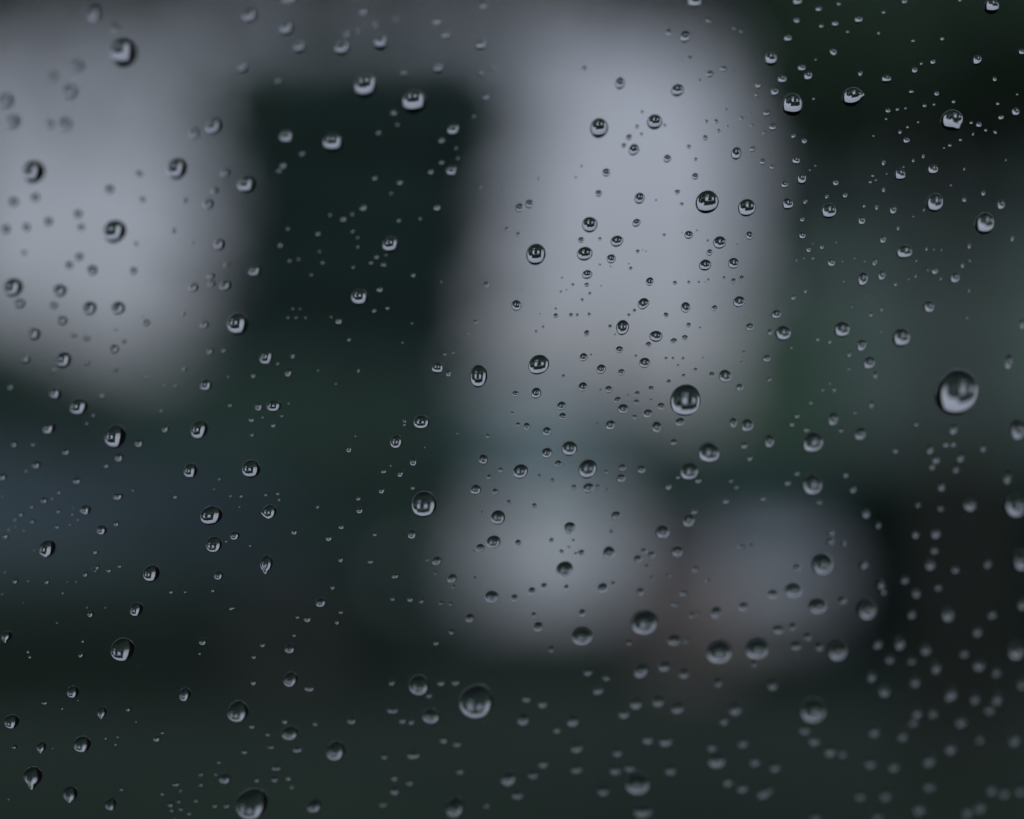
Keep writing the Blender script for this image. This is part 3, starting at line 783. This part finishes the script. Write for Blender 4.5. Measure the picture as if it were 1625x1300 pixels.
287,1283,7.62,7.62;284,1271,7.62,7.62;300,1290,7.62,7.62;535,987,7.62,7.62;463,1248,7.62,7.62;716,1003,7.62,7.62;425,1165,7.62,7.62;1196,1054,7.62,7.62;999,1020,7.62,7.62;1259,216,6.6,8.63;155,900,6.6,8.63;173,905,8.63,6.6
23,1185,8.63,6.6;1391,329,5.59,10.2;1527,421,5.59,10.2;1324,618,6.09,9.14;1402,301,5.59,9.65;465,565,6.6,8.12;1278,320,6.09,8.63;1304,392,6.09,8.63;368,965,8.63,6.09;601,211,7.11,7.11;701,258,7.11,7.11;595,283,7.11,7.11
443,271,7.11,7.11;480,244,7.11,7.11;763,117,7.11,7.11;1303,42,7.11,7.11;275,366,7.11,7.11;355,556,7.11,7.11;402,596,7.11,7.11;505,371,7.11,7.11;609,420,7.11,7.11;931,452,7.11,7.11;1061,606,7.11,7.11;169,739,7.11,7.11
52,827,7.11,7.11;93,811,7.11,7.11;434,675,7.11,7.11;569,791,7.11,7.11;528,932,7.11,7.11;623,950,7.11,7.11;822,674,7.11,7.11;962,749,7.11,7.11;1169,773,7.11,7.11;1122,921,7.11,7.11;847,976,7.11,7.11;1335,683,7.11,7.11
1454,673,7.11,7.11;311,1270,7.11,7.11;258,1259,7.11,7.11;403,1042,7.11,7.11;1382,499,5.59,8.63;755,511,6.09,7.62;1093,233,6.6,6.6;1136,193,6.6,6.6;1201,151,6.6,6.6;1094,93,6.6,6.6;1331,7,6.6,6.6;1495,62,6.6,6.6
1467,168,6.6,6.6;1446,146,6.6,6.6;293,585,6.6,6.6;216,387,6.6,6.6;598,408,6.6,6.6;656,437,6.6,6.6;594,493,6.6,6.6;805,364,6.6,6.6;906,500,6.6,6.6;1071,449,6.6,6.6;1085,597,6.6,6.6;823,372,6.6,6.6
1287,639,6.6,6.6;1221,602,6.6,6.6;53,705,6.6,6.6;94,781,6.6,6.6;51,804,6.6,6.6;91,836,6.6,6.6;278,788,6.6,6.6;190,898,6.6,6.6;272,939,6.6,6.6;669,954,6.6,6.6;774,692,6.6,6.6;655,774,6.6,6.6
541,971,6.6,6.6;1007,662,6.6,6.6;877,762,6.6,6.6;971,843,6.6,6.6;1062,913,6.6,6.6;974,926,6.6,6.6;1028,898,6.6,6.6;1160,763,6.6,6.6;343,1228,6.6,6.6;348,1209,6.6,6.6;1312,312,5.59,7.62;1428,210,5.59,7.62
1421,451,5.59,7.62;1298,538,5.08,8.12;1465,248,4.57,8.63;1317,542,5.08,7.62;1011,201,6.09,6.09;1176,188,6.09,6.09;1513,162,6.09,6.09;1579,210,6.09,6.09;365,643,6.09,6.09;633,350,6.09,6.09;1012,399,6.09,6.09;968,518,6.09,6.09
1104,587,6.09,6.09;1425,362,4.57,8.12;1348,585,6.09,6.09;595,848,6.09,6.09;700,957,6.09,6.09;964,777,6.09,6.09;1107,973,6.09,6.09;1036,917,6.09,6.09;48,1042,6.09,6.09;258,1162,6.09,6.09;193,1252,6.09,6.09;472,979,6.09,6.09
1278,462,4.57,7.62;1449,255,4.57,7.11;1082,324,5.59,5.59;1104,253,5.59,5.59;1121,193,5.59,5.59;1140,208,5.59,5.59;1213,211,5.59,5.59;1449,65,5.59,5.59;1424,174,5.59,5.59;1507,231,5.59,5.59;1541,195,5.59,5.59;1564,207,5.59,5.59
1583,165,5.59,5.59;1402,20,5.59,5.59;291,498,5.59,5.59;279,612,5.59,5.59;589,417,5.59,5.59;615,489,5.59,5.59;554,539,5.59,5.59;559,340,5.59,5.59;952,379,5.59,5.59;1001,426,5.59,5.59;1007,493,5.59,5.59;935,499,5.59,5.59
894,597,5.59,5.59;148,659,5.59,5.59;24,824,5.59,5.59;383,787,5.59,5.59;338,937,5.59,5.59;400,690,5.59,5.59;504,804,5.59,5.59;715,958,5.59,5.59;642,668,5.59,5.59;441,783,5.59,5.59;813,656,5.59,5.59;856,755,5.59,5.59
132,1017,5.59,5.59;45,1034,5.59,5.59;287,1254,5.59,5.59;467,1008,5.59,5.59;1538,461,3.55,8.63;1371,327,4.57,6.6;569,588,4.06,7.11;1470,395,4.06,7.11;1399,491,4.06,7.11;1493,442,4.06,6.6;782,109,5.08,5.08;752,185,5.08,5.08
631,198,5.08,5.08;1018,213,5.08,5.08;1019,178,5.08,5.08;1055,199,5.08,5.08;1394,53,5.08,5.08;1524,222,5.08,5.08;1381,289,5.08,5.08;1523,1,5.08,5.08;256,652,5.08,5.08;512,417,5.08,5.08;460,414,5.08,5.08;457,363,5.08,5.08
560,367,5.08,5.08;706,562,5.08,5.08;936,466,5.08,5.08;924,476,5.08,5.08;909,452,5.08,5.08;998,500,5.08,5.08;916,500,5.08,5.08;1054,373,5.08,5.08;1093,448,5.08,5.08;1149,441,5.08,5.08;1057,569,5.08,5.08;1181,559,5.08,5.08
1306,619,5.08,5.08;1357,655,5.08,5.08;42,747,5.08,5.08;138,672,5.08,5.08;719,931,5.08,5.08;691,909,5.08,5.08;678,888,5.08,5.08;422,785,5.08,5.08;753,917,5.08,5.08;914,878,5.08,5.08;910,857,5.08,5.08;168,1171,5.08,5.08
184,1181,5.08,5.08;1535,504,3.55,7.11;1544,213,3.55,6.09;1453,438,3.55,6.09;621,307,4.57,4.57;724,235,4.57,4.57;727,251,4.57,4.57;762,297,4.57,4.57;1165,45,4.57,4.57;1176,50,4.57,4.57;1110,128,4.57,4.57;1193,199,4.57,4.57
1462,101,4.57,4.57;1345,51,4.57,4.57;1482,166,4.57,4.57;1440,202,4.57,4.57;1385,279,4.57,4.57;184,522,4.57,4.57;305,385,4.57,4.57;667,347,4.57,4.57;441,577,4.57,4.57;474,411,4.57,4.57;494,436,4.57,4.57;568,392,4.57,4.57
561,424,4.57,4.57;524,341,4.57,4.57;862,519,4.57,4.57;851,526,4.57,4.57;1068,569,4.57,4.57;1084,569,4.57,4.57;1009,565,4.57,4.57;1290,410,4.57,4.57;1256,552,4.57,4.57;83,791,4.57,4.57;115,816,4.57,4.57;124,824,4.57,4.57
111,832,4.57,4.57;14,840,4.57,4.57;348,760,4.57,4.57;294,939,4.57,4.57;642,674,4.57,4.57;443,793,4.57,4.57;447,660,4.57,4.57;903,868,4.57,4.57;99,1124,4.57,4.57;187,1169,4.57,4.57;317,1037,4.57,4.57;14,1268,4.57,4.57
1530,268,3.05,6.6;1466,333,3.05,5.59;1539,414,3.05,5.59;1152,174,4.06,4.06;923,264,4.06,4.06;855,284,4.06,4.06;1437,172,4.06,4.06;1406,189,4.06,4.06;1457,194,4.06,4.06;1291,157,4.06,4.06;1614,150,4.06,4.06;261,613,4.06,4.06
232,599,4.06,4.06;507,399,4.06,4.06;568,377,4.06,4.06;470,504,4.06,4.06;457,504,4.06,4.06;719,560,4.06,4.06;890,463,4.06,4.06;882,490,4.06,4.06;1123,382,4.06,4.06;1109,448,4.06,4.06;1124,444,4.06,4.06;1076,580,4.06,4.06
1178,575,4.06,4.06;1033,635,4.06,4.06;211,778,4.06,4.06;366,787,4.06,4.06;359,859,4.06,4.06;397,866,4.06,4.06;152,906,4.06,4.06;100,941,4.06,4.06;8,908,4.06,4.06;764,812,4.06,4.06;751,874,4.06,4.06;948,673,4.06,4.06
91,988,4.06,4.06;799,302,3.81,3.81;1264,413,2.54,5.59;1596,254,2.54,5.08;1041,318,3.55,3.55;914,282,3.55,3.55;1154,201,3.55,3.55;1498,235,3.55,3.55;1434,265,3.55,3.55;1390,286,3.55,3.55;1509,294,3.55,3.55;1386,216,3.55,3.55
1294,263,3.55,3.55;1285,270,3.55,3.55;1294,95,3.55,3.55;362,598,3.55,3.55;613,405,3.55,3.55;465,490,3.55,3.55;485,504,3.55,3.55;700,447,3.55,3.55;533,609,3.55,3.55;742,530,3.55,3.55;639,544,3.55,3.55;654,513,3.55,3.55
526,503,3.55,3.55;892,441,3.55,3.55;952,420,3.55,3.55;1111,520,3.55,3.55;953,619,3.55,3.55;938,563,3.55,3.55;1116,568,3.55,3.55;997,628,3.55,3.55;1454,414,3.55,3.55;1472,429,3.55,3.55;1398,527,3.55,3.55;1317,609,3.55,3.55
25,836,3.55,3.55;38,842,3.55,3.55;45,922,3.55,3.55;121,923,3.55,3.55;54,873,3.55,3.55;4,943,3.55,3.55;138,964,3.55,3.55;4,787,3.55,3.55;417,662,3.55,3.55;726,688,3.55,3.55;84,1187,3.55,3.55;216,1145,3.55,3.55
1482,396,2.03,5.08;1190,181,3.05,3.05;1163,114,3.05,3.05;1407,276,3.05,3.05;227,501,3.05,3.05;476,490,3.05,3.05;505,588,3.05,3.05;458,640,3.05,3.05;1106,366,3.05,3.05;976,531,3.05,3.05;1182,504,3.05,3.05;1276,410,3.05,3.05
1327,385,3.05,3.05;1449,344,3.05,3.05;1494,397,2.03,4.57;1442,443,3.05,3.05;1339,447,3.05,3.05;1356,410,3.05,3.05;1372,415,3.05,3.05;1352,487,3.05,3.05;116,806,3.05,3.05;340,776,3.05,3.05;380,804,3.05,3.05;167,964,3.05,3.05
564,692,3.05,3.05;620,739,3.05,3.05;727,797,3.05,3.05;124,1111,3.05,3.05;969,423,2.03,3.55;899,460,2.54,2.54;954,454,2.54,2.54;1025,399,2.54,2.54;998,419,2.54,2.54;857,498,2.54,2.54;1170,388,2.54,2.54;829,460,2.54,2.54
1290,387,2.54,2.54;1337,415,2.54,2.54;1375,470,2.54,2.54;146,902,2.54,2.54;107,923,2.54,2.54;37,957,2.54,2.54;674,710,2.54,2.54;1020,397,2.03,2.03;1082,369,2.03,2.03;1119,448,2.03,2.03
'''
DROPS = [tuple(float(q) for q in e.split(',')) for e in DROPS.replace('\n', ';').split(';') if e.strip()]

# drops that can be told apart at sight: place, label
LANDMARKS = [
    (1518, 623, 'biggest water drop of all on the window glass'),
    (756, 1113, 'large soft water drop with a bright V-shaped reflection'),
    (400, 1275, 'large water drop half cut off, straight below a wide flat bead'),
    (1088, 636, 'big round water drop with two bright bars side by side'),
    (198, 86, 'large soft water drop high on the glass above a cluster of faint specks'),
    (673, 800, 'large lone water drop with a broad black upper rim'),
    (1023, 988, 'large dark-rimmed water drop with a thick even ring among small specks'),
    (1290, 1127, 'large blurred water drop showing two bright lobes'),
    (1141, 1035, 'wide dark-ringed water drop, one of a close pair'),
    (658, 162, 'large water drop paired with a like one up beside it'),
    (195, 1031, 'large crisp water drop standing clear of smaller ones'),
    (1122, 321, 'large crisp water drop next to a slightly smaller round one'),
    (1012, 1243, 'wide blurred water drop with a pale twin-lobed foot'),
    (1610, 802, 'large blurred water drop with two pale upright stripes'),
    (1352, 154, 'water drop pinched to a point on one side'),
    (1510, 191, 'water drop with a small drip hanging from its lower corner'),
    (53, 1231, 'teardrop-shaped water drop ending in a pointed tail'),
    (11, 1009, 'small teardrop with a bright pointed tip'),
    (760, 597, 'tall egg-shaped water drop with upright bright loops'),
    (336, 818, 'wide oval water drop directly above a smaller upright one'),
    (851, 404, 'tall crisp oval water drop leaning slightly to one side'),
    (422, 893, 'slanted pear-shaped water drop with a narrow foot'),
    (428, 812, 'water drop with a small side spur at its foot'),
    (543, 76, 'irregular blurred water drop with a lopsided bright spot'),
    (1562, 355, 'crisp water drop with a bright edge along its lower rim'),
    (183, 368, 'soft round water drop with an even dark ring'),
    (378, 514, 'round water drop with a thick black ring'),
]
TAILS = {(53, 1231): 0.5, (11, 1009): 0.42, (66, 1185): 0.35, (163, 1130): 0.25, (112, 1259): 0.2, (422, 893): 0.35, (75, 870): 0.14, (428, 812): 0.12}
PINCH = {(1352, 154): 0.15, (1510, 191): -1.0, (428, 812): 3.3}


def near(tbl, x, y, lim=7):
    best = None
    for k in tbl:
        d = math.hypot(k[0] - x, k[1] - y)
        if d < lim and (best is None or d < best[0]):
            best = (d, k)
    return best[1] if best else None


N_SINGLE = 300
marks = {(m[0], m[1]): m[2] for m in LANDMARKS}
SHORT = {(1518, 623): 'the biggest drop', (756, 1113): 'the drop with a V-shaped reflection', (1088, 636): 'the drop with two bright bars',
         (673, 800): 'the lone drop with a black upper rim', (53, 1231): 'the teardrop with a pointed tail', (1352, 154): 'the drop pinched to a point',
         (1510, 191): 'the drop with a hanging drip', (760, 597): 'the tall egg-shaped drop', (336, 818): 'the wide oval drop', (851, 404): 'the tall leaning oval drop',
         (543, 76): 'the lopsided blurred drop', (198, 86): 'the large drop above faint specks', (1290, 1127): 'the blurred two-lobed drop', (378, 514): 'the drop with a thick black ring',
         (183, 368): 'the soft drop with an even ring', (1141, 1035): 'the close pair of dark-ringed drops', (1012, 1243): 'the wide drop with a twin-lobed foot', (1610, 802): 'the drop with two pale stripes',
         (658, 162): 'the pair of large neighbouring drops', (1023, 988): 'the large thick-ringed drop', (1562, 355): 'the drop with a bright lower edge', (195, 1031): 'the large drop standing clear', (1122, 321): 'the large drop beside a smaller round one'}
rest_v, rest_f = [], []
count = 0
order = sorted(DROPS, key=lambda q: (0 if near(marks, q[0], q[1]) else 1, -q[2] * q[3]))
for (x, y, w, h) in order:
    rnd = random.Random(int(x * 7919 + y * 104729))
    p, depth = on_glass(x, y)
    sc = depth / F_PX
    rx, ry = w * sc / 2, h * sc / 2
    big = max(w, h)
    off = 0.54 * x + 0.84 * (y - 1110)          # how far below the line of sharp focus
    if off > 250 and big < 26:                  # soft spots read wider than the bead is
        rx, ry = rx * 0.92, ry * 0.92
    if big > 45:
        seg, rn = 72, 30
    elif big > 24:
        seg, rn = 52, 22
    elif big > 12:
        seg, rn = 36, 15
    else:
        seg, rn = 20, 8
    theta = R(rnd.uniform(87, 90))
    hh = (rx * ry) ** 0.5 * rnd.uniform(0.98, 1.28)
    tk = near(TAILS, x, y, 6)
    pk = near(PINCH, x, y, 6)
    wob = 0.025 if big > 10 else 0.07
    if rnd.random() < 0.16 and big < 30:
        wob *= 3.0                              # a few beads are pinned to a ragged outline
    v, f = drop_geom(rx, ry, rnd, seg, rn, theta, hh, rnd.uniform(0.04, 0.14), TAILS[tk] if tk else 0.0, wob, PINCH[pk] if pk else None)
    if count < N_SINGLE:
        count += 1
        o = link('water_drop', drop_mesh(v, f))
        o.location = p + N * GAP
        o.rotation_euler = FRAME.to_euler()
        mk = near(marks, x, y)
        if mk:
            label = marks.pop(mk)
        else:
            size = 'mid-sized' if big > 26 else ('small' if big > 17 else 'tiny')
            ratio = h / w
            shape = 'round' if 0.9 <= ratio <= 1.12 else ('upright oval' if ratio > 1.12 else 'flat oval')
            best = min(SHORT, key=lambda k: math.hypot(k[0] - x, k[1] - y))
            dx, dy = x - best[0], y - best[1]
            rel = 'beside' if abs(dy) < 0.6 * abs(dx) else ('below' if dy > 0 else 'above')
            label = '%s %s water drop %s %s' % (size, shape, rel, SHORT[best])
        tag(o, label, 'water drop', None if mk else label.replace('water drop', 'drops'))
    else:
        b0 = len(rest_v)
        loc = p + N * GAP
        rest_v += [tuple(loc + U * a + V * b + N * c) for a, b, c in v]
        rest_f += [tuple(b0 + i for i in q) for q in f]
fine = link('fine_droplets', drop_mesh(rest_v, rest_f))
fine['kind'] = 'stuff'
tag(fine, 'hundreds of pinpoint water specks scattered over the glass', 'droplets')
